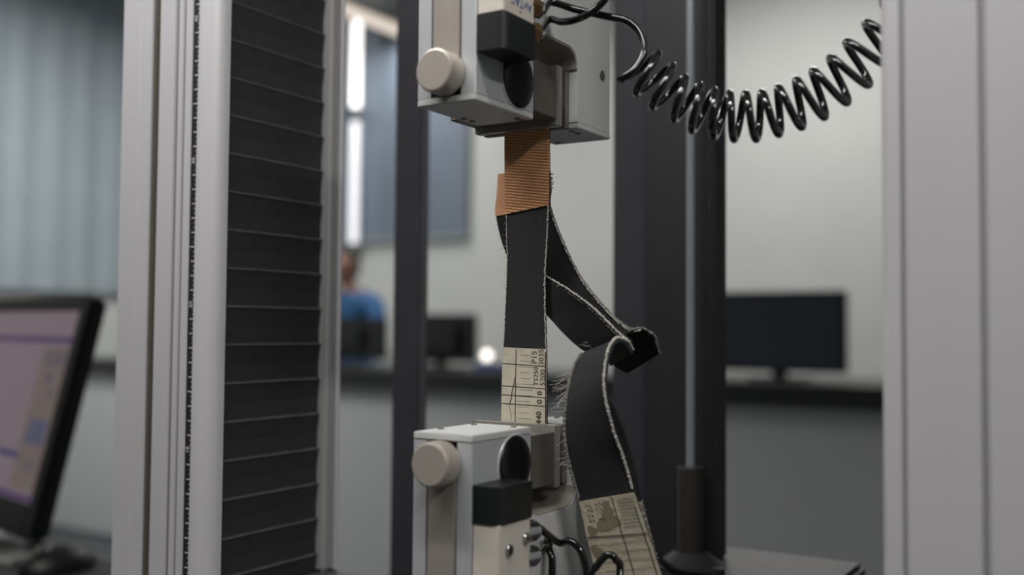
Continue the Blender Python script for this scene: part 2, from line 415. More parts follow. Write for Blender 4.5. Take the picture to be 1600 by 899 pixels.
bm = bmesh.new(); bmesh.ops.create_uvsphere(bm, u_segments=10, v_segments=8, radius=1, matrix=Matrix.Translation(hc + Vector((0, -.07, -.075))) @ Matrix.Diagonal((.024, .01, .007, 1)))
new_obj('mouth', bm, 'skin', t, True)
for s in (-1, 1):       # hands resting on the bench
    wx = Vector((PX + s * .14, PY - .36, .9))
    vs_ = [(*wx, .028, .024), (wx.x - s * .01, wx.y - .07, .885, .034, .016)]
    ed = [(0, 1)]
    for k, (dx, ln) in enumerate(((-.026, .062), (-.009, .074), (.009, .07), (.025, .055))):
        i0 = len(vs_); vs_ += [(wx.x + dx, wx.y - .09, .885, .0095, .009), (wx.x + dx * 1.15, wx.y - .09 - ln * .55, .884, .0088, .0085), (wx.x + dx * 1.2, wx.y - .09 - ln, .868, .0078, .0075)]
        ed += [(1, i0), (i0, i0 + 1), (i0 + 1, i0 + 2)]
    i0 = len(vs_); vs_ += [(wx.x - s * .035, wx.y - .045, .88, .011, .01), (wx.x - s * .052, wx.y - .08, .868, .009, .009)]
    ed += [(0, i0), (i0, i0 + 1)]
    skin('hand', vs_, ed, 'skin', t, 1)

# ------------------------------------------------------------------ tables in front
def table(label, x0, x1, y0, y1):
    t = thing('table', label, 'table', ((x0 + x1) / 2, (y0 + y1) / 2, FZ))
    B('table_top', 'table_black', t, x0, x1, y0, y1, .72, .75, .004)
    for x in (x0 + .03, x1 - .08):
        for y in (y0 + .03, y1 - .08): B('leg', 'table_leg', t, x, x + .05, y, y + .05, FZ, .72, .004)
    return t
table('black table carrying the testing machine', -.24, 1.0, -.14, .49)
table('black table carrying the computer monitor at the left', -1.6, -.26, -.3, .37)

# ------------------------------------------------------------------ the testing machine frame
mach = thing('testing_machine', 'white aluminium testing machine frame with two columns and black bellows', 'machine', (.22, .07, .75))
ZB, ZT = .86, 1.75
B('base', 'post_dark', mach, -.12, .56, -.045, .138, .75, ZB, .006)
B('top_beam', 'alu_white', mach, -.115, .56, -.004, .13, ZT, ZT + .07, .006)
# left column: front extrusion with real grooves, profile in XY
gro = [(-.0675, -.0585), (-.0430, -.0385), (-.0345, -.0312), (-.0248, -.0182)]
dep = [.007, .0022, .002, .0015]
pts = [(-.1025, .003), (-.0995, 0)]
pts += [(-.0802, 0), (-.0799, .0006), (-.0795, .0006), (-.0792, 0)]
for (a, b), d in zip(gro, dep): pts += [(a, 0), (a + .0003, d), (b - .0003, d), (b, 0)]
pts += [(-.0168, 0), (-.0168, .030), (-.1025, .030)]
bm = bmesh.new(); prism(bm, pts, 2, ZB, ZT); new_obj('front_extrusion', bm, 'alu_white', mach)
B('channel_seal', 'alu_seal', mach, -.0668, -.0628, .0012, .0069, ZB, ZT)
B('channel_seal', 'alu_seal', mach, -.0620, -.0590, .0012, .0069, ZB, ZT)
for (a, b), d in zip(gro[1:3], dep[1:3]): B('groove_insert', 'alu_groove', mach, a + .0005, b - .0005, d - .0006, d - .0001, ZB, ZT)
# nose profile
pts = [(-.0185, .0002)] + [(-.0185 + .0135 * math.cos(a), .0137 + .0135 * math.sin(a)) for a in [(-90 + 7.5 * i) * PI / 180 for i in range(13)]] + [(-.005, .0165), (-.0166, .0165), (-.0166, .0002)]
pts = [(-.0166, .0002)] + [(x + .0006, y) for x, y in pts[1:14]] + [(-.0044, .0165), (-.0166, .0165)]
bm = bmesh.new(); prism(bm, pts, 2, ZB, ZT); new_obj('corner_profile', bm, 'alu_white', mach, True)
B('column_body', 'rear_alu', mach, -.1025, -.026, .030, .125, ZB, ZT)
B('rear_profile', 'rear_alu', mach, -.026, -.0035, .1185, .131, ZB, ZT, .003)
B('rear_lip', 'alu_white', mach, -.012, -.002, .131, .1345, ZB, ZT, .001)
bel = B('bellows_backing', 'bellows', mach, -.0258, -.0235, .0166, .1184, ZB, ZT)
# pleats: each fold one piece, all sharing a mesh
pitch = .0271
bm = bmesh.new()
sec = [(-.0235, 0), (-.0112, 0), (-.0096, .0128), (-.0090, .0134), (-.0088, .0139), (-.0094, .0144), (-.0112, .0152), (-.0112, pitch), (-.0235, pitch)]
prism(bm, [(x, z) for x, z in sec], 1, .0168, .1183)
bm2 = bm
me = bpy.data.meshes.new('bellows_pleat'); bmesh.ops.recalc_face_normals(bm, faces=bm.faces); bm.to_mesh(me); bm.free(); me.materials.append(MATS['bellows']); me.materials.append(MATS['bellows_lit_edge'])
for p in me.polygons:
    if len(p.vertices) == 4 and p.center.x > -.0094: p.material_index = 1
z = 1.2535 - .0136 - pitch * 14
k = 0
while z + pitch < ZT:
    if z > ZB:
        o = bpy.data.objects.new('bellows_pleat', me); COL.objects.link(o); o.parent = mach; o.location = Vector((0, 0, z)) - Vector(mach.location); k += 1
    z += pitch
# ruler strip with ticks and figures
ru = B('ruler_strip', 'ruler_black', mach, -.0244, -.0184, .0006, .0014, ZB, ZT)
bm = bmesh.new()
z = .865; i = 0
while z < ZT - .01:
    L = .0042 if i % 10 == 4 else .0034
    if i % 10 != 0: box(bm, -.0188 - L, -.0188, .00045, .0006, z - .00035, z + .00035)
    for q in (.0033, .0066): box(bm, -.0188 - .0012, -.0188, .00045, .0006, z + q - .0002, z + q + .0002)
    z += .01; i += 1
new_obj('ruler_ticks', bm, 'print_white', ru, kind='stuff')
z = .865 ; i = 0
while z < ZT - .02:
    text_mesh('ruler_figure', str(i * 10), .0048, 'print_white', ru, (-.0214, .0004, z), (0, 0, 1), (-1, 0, 0))
    z += .1; i += 1
# right column (near, seen from its front)
pts = [(.4377, .131), (.4377, .004), (.4405, .0008), (.4462, 0), (.4468, .0025), (.4482, .0025), (.449, 0), (.4788, 0), (.4794, .003), (.4818, .003), (.4826, 0), (.5478, 0), (.5508, .003), (.5508, .131)]
bm = bmesh.new(); prism(bm, pts, 2, ZB, ZT); new_obj('right_column_extrusion', bm, 'alu_white', mach)
# crosshead and load cell above the picture
B('crosshead', 'alu_white', mach, -.0055, .4372, .02, .105, 1.60, 1.68, .004)
C('load_cell', 'steel', mach, (.2247, .057, 1.53), (.2247, .057, 1.60), .032, 32)

# unseen light bar, added so the light falls off down the machine
wl_ = thing('added_light_bar', 'unseen light bar added above the view to light the upper machine most', 'lamp', (.10, -.32, 1.72))
B('housing', 'lamp_housing', wl_, -.40, .60, -.345, -.295, 1.72, 1.75, .004)
B('diffuser', 'lamp_diffuser', wl_, -.39, .59, -.34, -.30, 1.712, 1.72)
for x in (.0, .44): B('arm', 'table_leg', wl_, x, x + .02, -.296, -.004, 1.752, 1.762, .001); 
for x in (.0, .44): B('arm_foot', 'table_leg', wl_, x - .005, x + .025, -.33, -.296, 1.75, 1.762, .001)
area('lamp_light', (.10, -.32, 1.708), .95, .038, LAMP_POWER['bar'], parent=wl_)

# ------------------------------------------------------------------ pneumatic grips (upper one and its mirror below)
ZM = 1.0825
def grip(up):
    fz = (lambda z: z) if up else (lambda z: 2 * ZM - z)
    lab = 'upper pneumatic grip with steel knob clamping the tan end of the strip' if up else 'lower pneumatic grip with knurled knob clamping the paper end of the strip'
    g = thing('pneumatic_grip', lab, 'clamp', (.2247, .057, fz(1.29)), 'pneumatic grips of the testing machine')
    def BB(name, m, x0, x1, y0, y1, z0, z1, bev=0., seg=2, parent=None):
        a, b = sorted((fz(z0), fz(z1))); return B(name, m, parent or g, x0, x1, y0, y1, a, b, bev, seg)
    # actuator block with front channel
    X0, X1, Y0, Y1 = .2026, .2406, -.038, .0215
    pts = [(X0, Y0), (.2112, Y0), (.2112, Y0 + .013), (.2312, Y0 + .013), (.2312, Y0), (X1 - .0006, Y0), (X1, Y0 + .0006), (X1, Y1), (X0, Y1)]
    bm = bmesh.new(); a, b = sorted((fz(1.1748), fz(1.29))); prism(bm, pts, 2, a, b); new_obj('actuator_block', bm, 'grip_alu', g)
    BB('channel_shadow_liner', 'black_plastic', .2114, .2310, Y0 + .0105, Y0 + .0128, 1.1748, 1.285)  # black sheet standing in for shade at the back of the channel
    ep = BB('end_plate', 'grip_plate', X0 - .0002, X1 + .0002, Y0 - .0004, Y1, 1.1708, 1.1746, .0005)
    for (x, y) in ((.2075, -.0005), (.2075, .0075), (.2345, .0135), (.2345, .0185)) if up else ((.2075, -.02), (.2075, .0125), (.2345, .0125)):
        C('screw', 'jaw_steel', ep, (x, y, fz(1.171)), (x, y, fz(1.1702)), .0018, 12)
    # lever in the channel
    pts = [(.2135, 1.181), (.2305, 1.181), (.2302, 1.235), (.2296, 1.288), (.2128, 1.288)]
    bm = bmesh.new(); prism(bm, [(x, fz(z)) for x, z in pts], 1, Y0 - .001, Y0 + .0102); new_obj('lever', bm, 'steel', g)
    # knob
    kc = (.2225, 1.1862)
    k = C('knob', 'knob_steel', g, (kc[0], Y0 - .0012, fz(kc[1])), (kc[0], Y0 - .0132, fz(kc[1])), .0117, 56, bev=.0012)
    if not up:
        bm = bmesh.new()
        for i in range(64):
            a = 2 * PI * i / 64
            p = Vector((kc[0] + .0117 * math.cos(a), 0, fz(kc[1]) + .0117 * math.sin(a)))
            cyl(bm, (p.x, Y0 - .0022, p.z), (p.x, Y0 - .0105, p.z), .00032, 5)
        new_obj('knurling', bm, 'knob_steel', k, kind='stuff')
    # C-shaped clamp frame, profile in YZ
    T0 = 1.2208; R = .012; YR = .0640; YE = .1072
    prof = [(.0218, 1.29), (.0218, T0)]
    prof += [(YR - R + R * math.sin(a), T0 - R + R * math.cos(a)) for a in [i * PI / 20 for i in range(11)]]
    prof += [(YR, 1.1765), (YE, 1.1765), (YE, 1.286), (YE - .004, 1.29)]
    bm = bmesh.new(); prism(bm, [(y, fz(z)) for y, z in prof], 0, .2068, .2468); new_obj('clamp_frame', bm, 'grip_plate', g, True)
    ln = [(.0222, T0 - .0001), (YR - R, T0 - .0001)] + [(YR - R + (R - .0001) * math.sin(a), T0 - R + (R - .0001) * math.cos(a)) for a in [i * PI / 20 for i in range(1, 11)]]
    ln += [(YR - R + (R - .0012) * math.sin(a), T0 - R + (R - .0012) * math.cos(a)) for a in [i * PI / 20 for i in range(10, -1, -1)]] + [(.0222, T0 - .0012)]
    bm = bmesh.new(); prism(bm, [(y, fz(z)) for y, z in ln], 0, .2070, .2464); new_obj('throat_liner', bm, 'steel', g, True)
    rp = BB('rear_end_plate', 'grip_plate', .2064, .2472, YR + .0002, YE + .0004, 1.1725, 1.1763, .0005)
    for (x, y) in ((.239, .071), (.239, .0785), (.213, .1)):
        C('screw', 'jaw_steel', rp, (x, y, fz(1.1727)), (x, y, fz(1.1719)), .0018, 12)
    C('frame_bolt', 'jaw_steel', g, (.2466, .0962, fz(1.2118)), (.2474, .0962, fz(1.2118)), .0034, 20, bev=.0004)
    # jaws
    BB('jaw_holder', 'jaw_steel', .1815, .2408, .0220, .0484, 1.1760, 1.2065, .0004)
    BB('jaw_pad', 'pad_steel', .1815, .2410, .0486, .0551, 1.1722, 1.2090, .0004)
    BB('jaw_pad', 'jaw_steel', .1815, .2410, .0583, .0638, 1.1722, 1.2075, .0004)
    # pivot plug on the side of the actuator block
    pc = (.0036, 1.1905)
    C('plug_rim', 'grip_alu', g, (X1 - .0004, pc[0], fz(pc[1])), (X1 + .0008, pc[0], fz(pc[1])), .0172, 48, bev=.0005)
    bm = bmesh.new(); bmesh.ops.create_uvsphere(bm, u_segments=40, v_segments=20, radius=1, matrix=Matrix.Translation((X1 + .0008, pc[0], fz(pc[1]))) @ Matrix.Diagonal((.0026, .0164, .0164, 1)))
    new_obj('pivot_plug', bm, 'black_gloss', g, True)
    # valve: black cap and ivory body
    r = .005
    def rounded(x0, x1, y0, y1):
        P = [(x0, y1), (x0, y0 + .0008), (x0 + .0008, y0)]
        P += [(x1 - r + r * math.sin(a), y0 + r - r * math.cos(a)) for a in [i * PI / 16 for i in range(9)]]
        return P + [(x1, y1)]
    bm = bmesh.new(); a, b = sorted((fz(1.1965), fz(1.2158))); prism(bm, rounded(X1 + .0002, .2585, -.0384, -.0068), 2, a, b)
    new_obj('valve_cap', bm, 'black_plastic', g, True)
    vb = BB('valve_body', 'ivory', X1 + .0006, .2578, -.0378, -.0070, 1.2159, 1.275, .0006)
    if up:
        text_mesh('valve_lettering', 'AirTAC', .0066, 'blue_print', vb, (.25795, -.0205, 1.2242), (0, -1, 0), (0, 0, -1))
        bm = bmesh.new(); box(bm, .2578, .2580, -.0218, -.0212, 1.2186, 1.2202); box(bm, .2578, .2580, -.0225, -.0205, 1.2192, 1.2196); new_obj('valve_mark', bm, 'ink_faint', vb)
    f_z = (1.2135, 1.2275) if up else (1.2245, 1.238)
    for i, zz in enumerate(f_z):
        C('fitting_nut', 'brass' if up else 'chrome', g, (.2525, -.0070, fz(zz)), (.2545, .0005, fz(zz)), .006, 6 if up else 24)
        C('fitting_collar', 'chrome', g, (.2545, .0005, fz(zz)), (.2553, .0028, fz(zz)), .005, 24)
    if not up:
        for (y, zz) in ((-.0295, 1.2295), (-.0125, 1.2262)):
            s = C('valve_screw', 'chrome', vb, (.2577, y, fz(zz)), (.2597, y, fz(zz)), .0031, 24, bev=.0006)
            C('screw_recess', 'dark_hole', s, (.2596, y, fz(zz)), (.25985, y, fz(zz)), .0013, 6)
    # shank
    if up: C('shank', 'steel', g, (.2247, .057, 1.29), (.2247, .057, 1.53), .014, 28)
    else: C('shank', 'steel', g, (.2247, .057, fz(1.29)), (.2247, .057, ZB), .014, 28)
    return g
grip(True); grip(False)

# ------------------------------------------------------------------ air hoses
def hz(px, py, d): return at(px, py, d)
bs = [(968, 125), (992, 148), (1018, 170), (1052, 190), (1080, 207), (1115, 217), (1147, 221), (1182, 221), (1218, 213), (1254, 202), (1290, 186), (1326, 163), (1360, 135), (1393, 105), (1423, 72), (1450, 38)]
ts = [(1030, 80), (1053, 100), (1072, 118), (1095, 130), (1117, 138), (1140, 143), (1165, 143), (1190, 142), (1215, 134), (1243, 122), (1268, 108), (1295, 88), (1320, 64), (1350, 34), (1378, 4), (1405, -28)]
def lerp_list(L, u):
    i = max(0, min(len(L) - 2, int(math.floor(u)))); f = u - i
    return L[i][0] + (L[i + 1][0] - L[i][0]) * f, L[i][1] + (L[i + 1][1] - L[i][1]) * f
coil = []
ST = 28
for s in range(int(14.5 * ST) + 1):
    u = s / ST
    bx, by = lerp_list(bs, u); tx, ty = lerp_list(ts, u - .5 if u > .5 else 0)
    cx, cy = (bx + tx) / 2, (by + ty) / 2; ax, ay = (bx - tx) / 2 * .93, (by - ty) / 2 * .93
    ph = 2 * PI * u
    d0 = .556 - .012 * u / 14.5
    pc_ = hz(cx + ax * math.cos(ph), cy + ay * math.cos(ph), d0); axd = (hz(cx, cy, d0) - CAM).normalized()
    coil.append(pc_ + axd * (.0115 * math.sin(ph)))
lead = [Vector((.2553, .0028, 1.2275)), Vector((.2562, .0055, 1.2276)), hz(862, 4, .585), hz(900, 15, .578), hz(945, 25, .572), hz(980, 33, .566), hz(1000, 52, .562), hz(1006, 80, .558), hz(995, 103, .556), hz(980, 117, .555)]
lead = [p for p in catmull(lead + [coil[0]], 8)][:-1]
e = coil[-1]
tail = catmull([e, e + Vector((-.003, .012, .016)), Vector((.423, e.y + .004, e.z + .05)), Vector((.421, .098, 1.40)), Vector((.421, .09, 1.602))], 8)[1:]
t = thing('coiled_air_hose', 'glossy black coiled air hose hanging between grip and right column', 'hose', tuple(lead[0]))
T('coil', 'hose_black', t, lead + coil + tail, .0021, 12)
t = thing('air_hose', 'straight black air hose leaving the upper grip upwards', 'hose', (.2553, .0028, 1.2135))
T('hose_tube', 'hose_black', t, catmull([Vector((.2553, .0028, 1.2135)), hz(858, 31, .59), hz(876, 34, .584), hz(895, 32, .576), hz(915, 24, .57), hz(935, 10, .568), hz(950, -8, .566), hz(970, -45, .566), Vector((.275, .06, 1.36)), Vector((.28, .07, 1.602))], 8), .0021, 12)
lz = [2 * ZM - 1.2245, 2 * ZM - 1.238]
t = thing('air_hose', 'black air hose arching over from the lower grip valve', 'hose', (.2553, .0028, lz[0]))
T('hose_tube', 'hose_black', t, catmull([Vector((.2553, .0028, lz[0])), Vector((.2562, .0055, lz[0] + .0005)), hz(872, 848, .582), hz(890, 846, .578), hz(905, 858, .575), hz(914, 880, .573), hz(917, 905, .572), hz(912, 945, .575), Vector((.272, .03, .8625))], 8), .0022, 12)
T('elbow', 'black_plastic', t, catmull([hz(838, 858, .588), hz(848, 848, .586), hz(860, 848, .584)], 6), .0042, 12)
t = thing('air_hose', 'short black air hose dropping straight down from the lower grip', 'hose', (.2553, .0028, lz[1]))
T('hose_tube', 'hose_black', t, catmull([Vector((.2553, .0028, lz[1])), Vector((.2562, .0050, lz[1])), hz(853, 855, .578), hz(862, 872, .574), hz(862, 905, .572), hz(858, 950, .572), Vector((.262, .0, .8625))], 8), .0021, 12)
t = thing('air_hose', 'small black hose loop in front of the hanging paper-covered strip', 'hose', tuple(hz(968, 910, .56)))
T('hose_tube', 'hose_black', t, catmull([Vector((.285, -.01, .8625)), hz(920, 912, .562), hz(932, 886, .56), hz(949, 868, .558), hz(962, 875, .557), hz(968, 905, .557), Vector((.305, -.015, .8625))], 10), .0021, 12)

# ------------------------------------------------------------------ the belt specimen
spec = thing('belt_specimen', 'black rubber belt strip with tan fabric and paper labels stretched between the grips', 'test strip', (.2155, .057, 1.08))
def sections(S, n=10):
    Lp = catmull([at(*s[0]) for s in S], n); Rp = catmull([at(*s[1]) for s in S], n)
    return list(zip(Lp, Rp))
def ribbon(name, m, secs, th, off=0., u0=0., u1=1., nu=8, parent=None, edge_mat=None, wob=0., toward=True, check=0):
    """thick band through left/right edge points; off lifts it along its normal (towards the viewer side)"""
    bm = bmesh.new(); top, bot = [], []
    j = check % len(secs); j0, j1 = max(j - 1, 0), min(j + 1, len(secs) - 1)
    tn = (secs[j1][0] + secs[j1][1]) - (secs[j0][0] + secs[j0][1])
    flip = -1 if (secs[j][1] - secs[j][0]).cross(tn).dot(CAM - secs[j][0]) < 0 else 1
    for i, (l, r) in enumerate(secs):
        tan = ((secs[min(i + 1, len(secs) - 1)][0] + secs[min(i + 1, len(secs) - 1)][1]) - (secs[max(i - 1, 0)][0] + secs[max(i - 1, 0)][1])).normalized()
        wv = (r - l).normalized(); n = wv.cross(tan).normalized()
        n *= flip
        a, b = [], []
        for k in range(nu + 1):
            u = u0 + (u1 - u0) * k / nu
            p = l.lerp(r, u)
            if wob and k in (0, nu): p += wv * random.uniform(-wob, wob)
            a.append(bm.verts.new(p + n * off)); b.append(bm.verts.new(p + n * (off - th)))
        top.append(a); bot.append(b)
    for i in range(len(secs) - 1):
        for k in range(nu):
            bm.faces.new((top[i][k], top[i][k + 1], top[i + 1][k + 1], top[i + 1][k])); bm.faces.new((bot[i][k], bot[i + 1][k], bot[i + 1][k + 1], bot[i][k + 1]))
        bm.faces.new((top[i][0], top[i + 1][0], bot[i + 1][0], bot[i][0])); bm.faces.new((top[i][nu], bot[i][nu], bot[i + 1][nu], top[i + 1][nu]))
    for j in (0, -1):
        for k in range(nu): bm.faces.new((top[j][k], bot[j][k], bot[j][k + 1], top[j][k + 1]))
    o = new_obj(name, bm, m, parent or spec, True)
    return o
def edge_thread(name, pts, r, parent, m='thread_white', amp=.0003, jit=.35):
    q = []
    for i in range(len(pts) - 1):
        for k in range(4):
            p = pts[i].lerp(pts[i + 1], k / 4)
            q.append(p + Vector((random.uniform(-amp, amp), random.uniform(-amp, amp), random.uniform(-amp, amp))))
    return T(name, m, parent, q, r, 6, jit)
# tensioned strip: in the plane Y = .057
YS = .0566
def onY(px, py, Y=YS):
    d = FW + RT * ((px - 800) / 1600) - UP * ((py - 449.5) / 1600)
    return CAM + d * ((Y - CAM.y) / d.y)
edgeL = [(790, 170), (790, 250), (791, 330), (793, 400), (791, 460), (787, 540), (785, 610), (784, 690)]
edgeR = [(857, 170), (858, 250), (857, 325), (854, 385), (851, 440), (852, 500), (853.5, 545), (854, 610), (854, 690)]
def lerp_y(L, y):
    for (x0, y0), (x1, y1) in zip(L, L[1:]):
        if y <= y1: return x0 + (x1 - x0) * (y - y0) / (y1 - y0)
    return L[-1][0]
def strip(ya, yb, yaR=None, ybR=None, n=30, Y=YS):
    out = []
    yaR = ya if yaR is None else yaR; ybR = yb if ybR is None else ybR
    for i in range(n + 1):
        y = ya + (yb - ya) * i / n; yr = yaR + (ybR - yaR) * i / n
        out.append((onY(lerp_y(edgeL, y), y, Y), onY(lerp_y(edgeR, yr), yr, Y)))
    return out
ribbon('rubber_strip', 'rubber', strip(176, 686, n=60), .0015, 0., wob=.00012)
ribbon('tan_fabric', 'tan_fabric', strip(176, 335, 176, 321), .0009, .0009, -.01, 1.01)
lab = ribbon('paper_label', 'paper', strip(543, 668, 546, 672), .0004, .0004, -.012, 1.006, wob=.00015)
s1 = strip(334, 545, 322, 547, n=50)
edge_thread('edge_thread', [p[0] + Vector((0, -.0003, 0)) for p in s1], .00028, spec)
edge_thread('edge_thread', [p[1] + Vector((0, -.0002, 0)) for p in s1], .00042, spec, amp=.0004)
# print on the label
def label_patch(name, m, u0, u1, ya, yb, slope=0., parent=lab):
    sec = []
    for i in range(3):
        y = ya + (yb - ya) * i / 2
        l, r = onY(lerp_y(edgeL, y), y), onY(lerp_y(edgeR, y), y + slope)
        sec.append((l, r))
    ribbon(name, m, sec, .00008, .00050, u0, u1, 2, parent=parent)
for y in (568, 603, 617, 630.5): label_patch('printed_line', 'ink', -.01, 1.005, y - .65, y + .65, 5)
label_patch('printed_line', 'ink', .30, .317, 545, 666, 3)
label_patch('printed_line', 'ink', .975, 1.005, 548, 671, 3)
for i in range(26):
    y = 549 + i * 4.5
    label_patch('faint_line', 'ink_faint', .33 + random.random() * .1, .6 + random.random() * .12, y - .25, y + .25, 4) if i % 2 else None
crk = [onY(*p, Y=YS - .0006) for p in [(805, 590), (803, 600), (800, 612), (799, 622), (796, 632)]]
T('crack_line', 'ink', lab, crk, .00022, 5)
T('crack_line', 'ink_faint', lab, [onY(*p, Y=YS - .0006) for p in [(805, 592), (807, 605), (804, 618)]], .00012, 5)
T('crack_line', 'ink_faint', lab, [onY(*p, Y=YS - .0006) for p in [(794, 630), (798, 645), (799, 657)]], .00012, 5)
for s, px, py, sz, m in (('440', 842, 653, .0052, 'ink'), ('0', 843, 628, .0052, 'ink'), ('0', 843.5, 614.5, .0052, 'ink'), ('TS250', 837.5, 588, .0046, 'ink_faint'), ('5200', 848, 590, .005, 'ink_faint'), ('P15', 835, 558, .0052, 'ink_faint'), ('3035', 846, 558, .005, 'ink_faint')):
    text_mesh('label_figures', s, sz, m, lab, onY(px, py, YS - .0006), (0, 0, 1), (-1, 0, 0))

# rear ply leading down to the folded tip
R1 = sections([[(779, 272, .668), (858, 266, .652)], [(777, 305, .668), (860, 297, .652)], [(775, 338, .668), (860, 325, .652)], [(790, 395, .662), (884, 388, .640)], [(822, 448, .648), (912, 440, .622)],
               [(858, 495, .632), (951, 487, .602)], [(892, 530, .614), (984, 514, .586)], [(925, 549, .604), (1003, 513, .576)], [(948, 562, .604), (1021, 524, .578)], [(964, 575, .607), (1027, 540, .582)], [(980, 584, .61), (1031, 553, .588)]], 8)
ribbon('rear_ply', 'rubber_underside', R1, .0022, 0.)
ribbon('rear_ply_tan_end', 'tan_plain', R1[:17], .0006, .0006, -.005, 1.0)
edge_thread('edge_thread', [r for l, r in R1[16:60]], .00075, spec, 'fray_grey', .0003)
edge_thread('edge_thread', [r + FW * -.0012 - UP * .0012 for l, r in R1[18:56]], .0004, spec, 'thread_white', .0004)
edge_thread('edge_thread', [r for l, r in R1[60:]], .0007, spec, 'fray_grey', .0004)
# inner ply
R2 = sections([[(812, 458, .652), (838, 424, .645)], [(852, 491, .630), (886, 451, .608)], [(880, 521, .612), (928, 482, .590)], [(908, 546, .602), (960, 514, .578)], [(932, 556, .596), (985, 536, .571)]], 10)
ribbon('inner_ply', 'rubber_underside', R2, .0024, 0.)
edge_thread('edge_thread', [r for l, r in R2[3:]], .00055, spec, 'thread_white', .0003)
edge_thread('edge_thread', [r - UP * .002 + FW * .0006 for l, r in R2[4:38]], .0004, spec, 'fray_grey', .0004)
# descending ply that curls over at the top and carries a worn label
D = sections([[(958, 568, .602), (991, 549, .575)], [(948, 553, .598), (981, 534, .572)], [(930, 546, .590), (965, 528, .565)], [(909, 553, .583), (953, 540, .559)], [(894, 580, .578), (946, 566, .556)],
              [(884, 630, .575), (944, 610, .555)], [(883, 688, .576), (957, 668, .558)], [(893, 740, .578), (976, 722, .563)], [(906, 784, .580), (990, 770, .566)], [(918, 840, .581), (1009, 826, .567)], [(934, 905, .582), (1031, 893, .568)], [(950, 980, .583), (1050, 970, .569)]], 10)
ribbon('descending_ply', 'rubber', D, .0026, 0., check=-1)
wl = ribbon('worn_label', 'paper_worn', D[80:], .0004, .0005, -.005, 1.01, wob=.0002)
def D_patch(name, m, u0, u1, i0, i1, off=.0007, s=None):
    ribbon(name, m, (s or D)[i0:i1], .00008, off, u0, u1, 4, parent=wl)
edge_thread('edge_thread', [r for l, r in D[2:80]], .0007, spec, 'thread_white', .00025)
edge_thread('edge_thread', [l for l, r in D[30:80]], .0010, spec, 'fray_grey', .00022, .12)
# second ply behind it
D2 = sections([[(905, 600, .600), (934, 596, .592)], [(905, 650, .602), (962, 645, .588)], [(912, 720, .604), (985, 708, .590)], [(920, 790, .605), (1003, 784, .592)], [(935, 850, .605), (1019, 846, .593)], [(950, 920, .605), (1037, 914, .594)], [(962, 985, .605), (1055, 978, .594)]], 10)
ribbon('back_ply', 'rubber', D2, .0024, 0.)
ribbon('back_label', 'paper_worn', D2[30:], .0004, .0005, -.005, 1.005, wob=.0002)
edge_thread('edge_thread', [r for l, r in D2[30:]], .0006, spec, 'fray_grey', .0006)
# print, stains and strokes on the worn label
D_patch('printed_line', 'ink', .59, .605, 80, 110)
D_patch('printed_line', 'ink', .94, .955, 84, 110)
dl = D
def curve_line(name, u0, u1, ia, ib, r=.00018, m='ink'):
    P = []
    for k in range(7):
        u = u0 + (u1 - u0) * k / 6; f = ia + (ib - ia) * k / 6; i = int(f); q = f - i
        l = dl[i][0].lerp(dl[i + 1][0], q); rr = dl[i][1].lerp(dl[i + 1][1], q)
        P.append(l.lerp(rr, u) + (CAM - l).normalized() * .0009)
    T(name, m, wl, P, r, 5)
curve_line('printed_line', 0.0, 1.0, 90.0, 91.2, .0002)
for k in range(9): curve_line('faint_line', .66, .95, 81.0 + k * .95, 81.2 + k * .95, .00012, 'ink_faint')
for k in range(7): curve_line('faint_line', .15, .95, 92.2 + k * 2.1, 92.5 + k * 2.1, .00008, 'ink_faint')
def stain(i0, i1, prof):
    """irregular discoloured patch; prof gives its two borders at each step"""
    sec = []
    n = (i1 - i0) * 3
    for k in range(n + 1):
        f = i0 + (i1 - i0) * k / n; i = int(f); q = f - i
        l = D[i][0].lerp(D[i + 1][0], q); r = D[i][1].lerp(D[i + 1][1], q)
        g = k / n * (len(prof) - 1); j = min(int(g), len(prof) - 2); h = g - j
        u0 = prof[j][0] + (prof[j + 1][0] - prof[j][0]) * h + random.uniform(-.015, .015); u1 = prof[j][1] + (prof[j + 1][1] - prof[j][1]) * h + random.uniform(-.015, .015)
        sec.append((l.lerp(r, u0), l.lerp(r, u1)))
    ribbon('stain', 'paper_stain', sec, .00008, .0007, 0, 1, 2, parent=wl)
stain(81, 89, [(.42, .54), (.40, .52), (.39, .56), (.36, .55), (.24, .62), (.20, .66), (.22, .40)])
stain(92, 96, [(.04, .1), (.02, .2), (.05, .24), (.1, .16)])
stain(87, 90, [(.06, .1), (.04, .22), (.1, .14)])
for k in range(16):
    u = .09 + .06 * (k % 4) + random.uniform(-.01, .01) + (.05 if k % 4 > 1 else 0); i = 81.2 + (k // 4) * 1.4
    curve_line('pen_stroke', u, u + random.uniform(.02, .05), i, i + random.uniform(.3, 1.1), .00014)
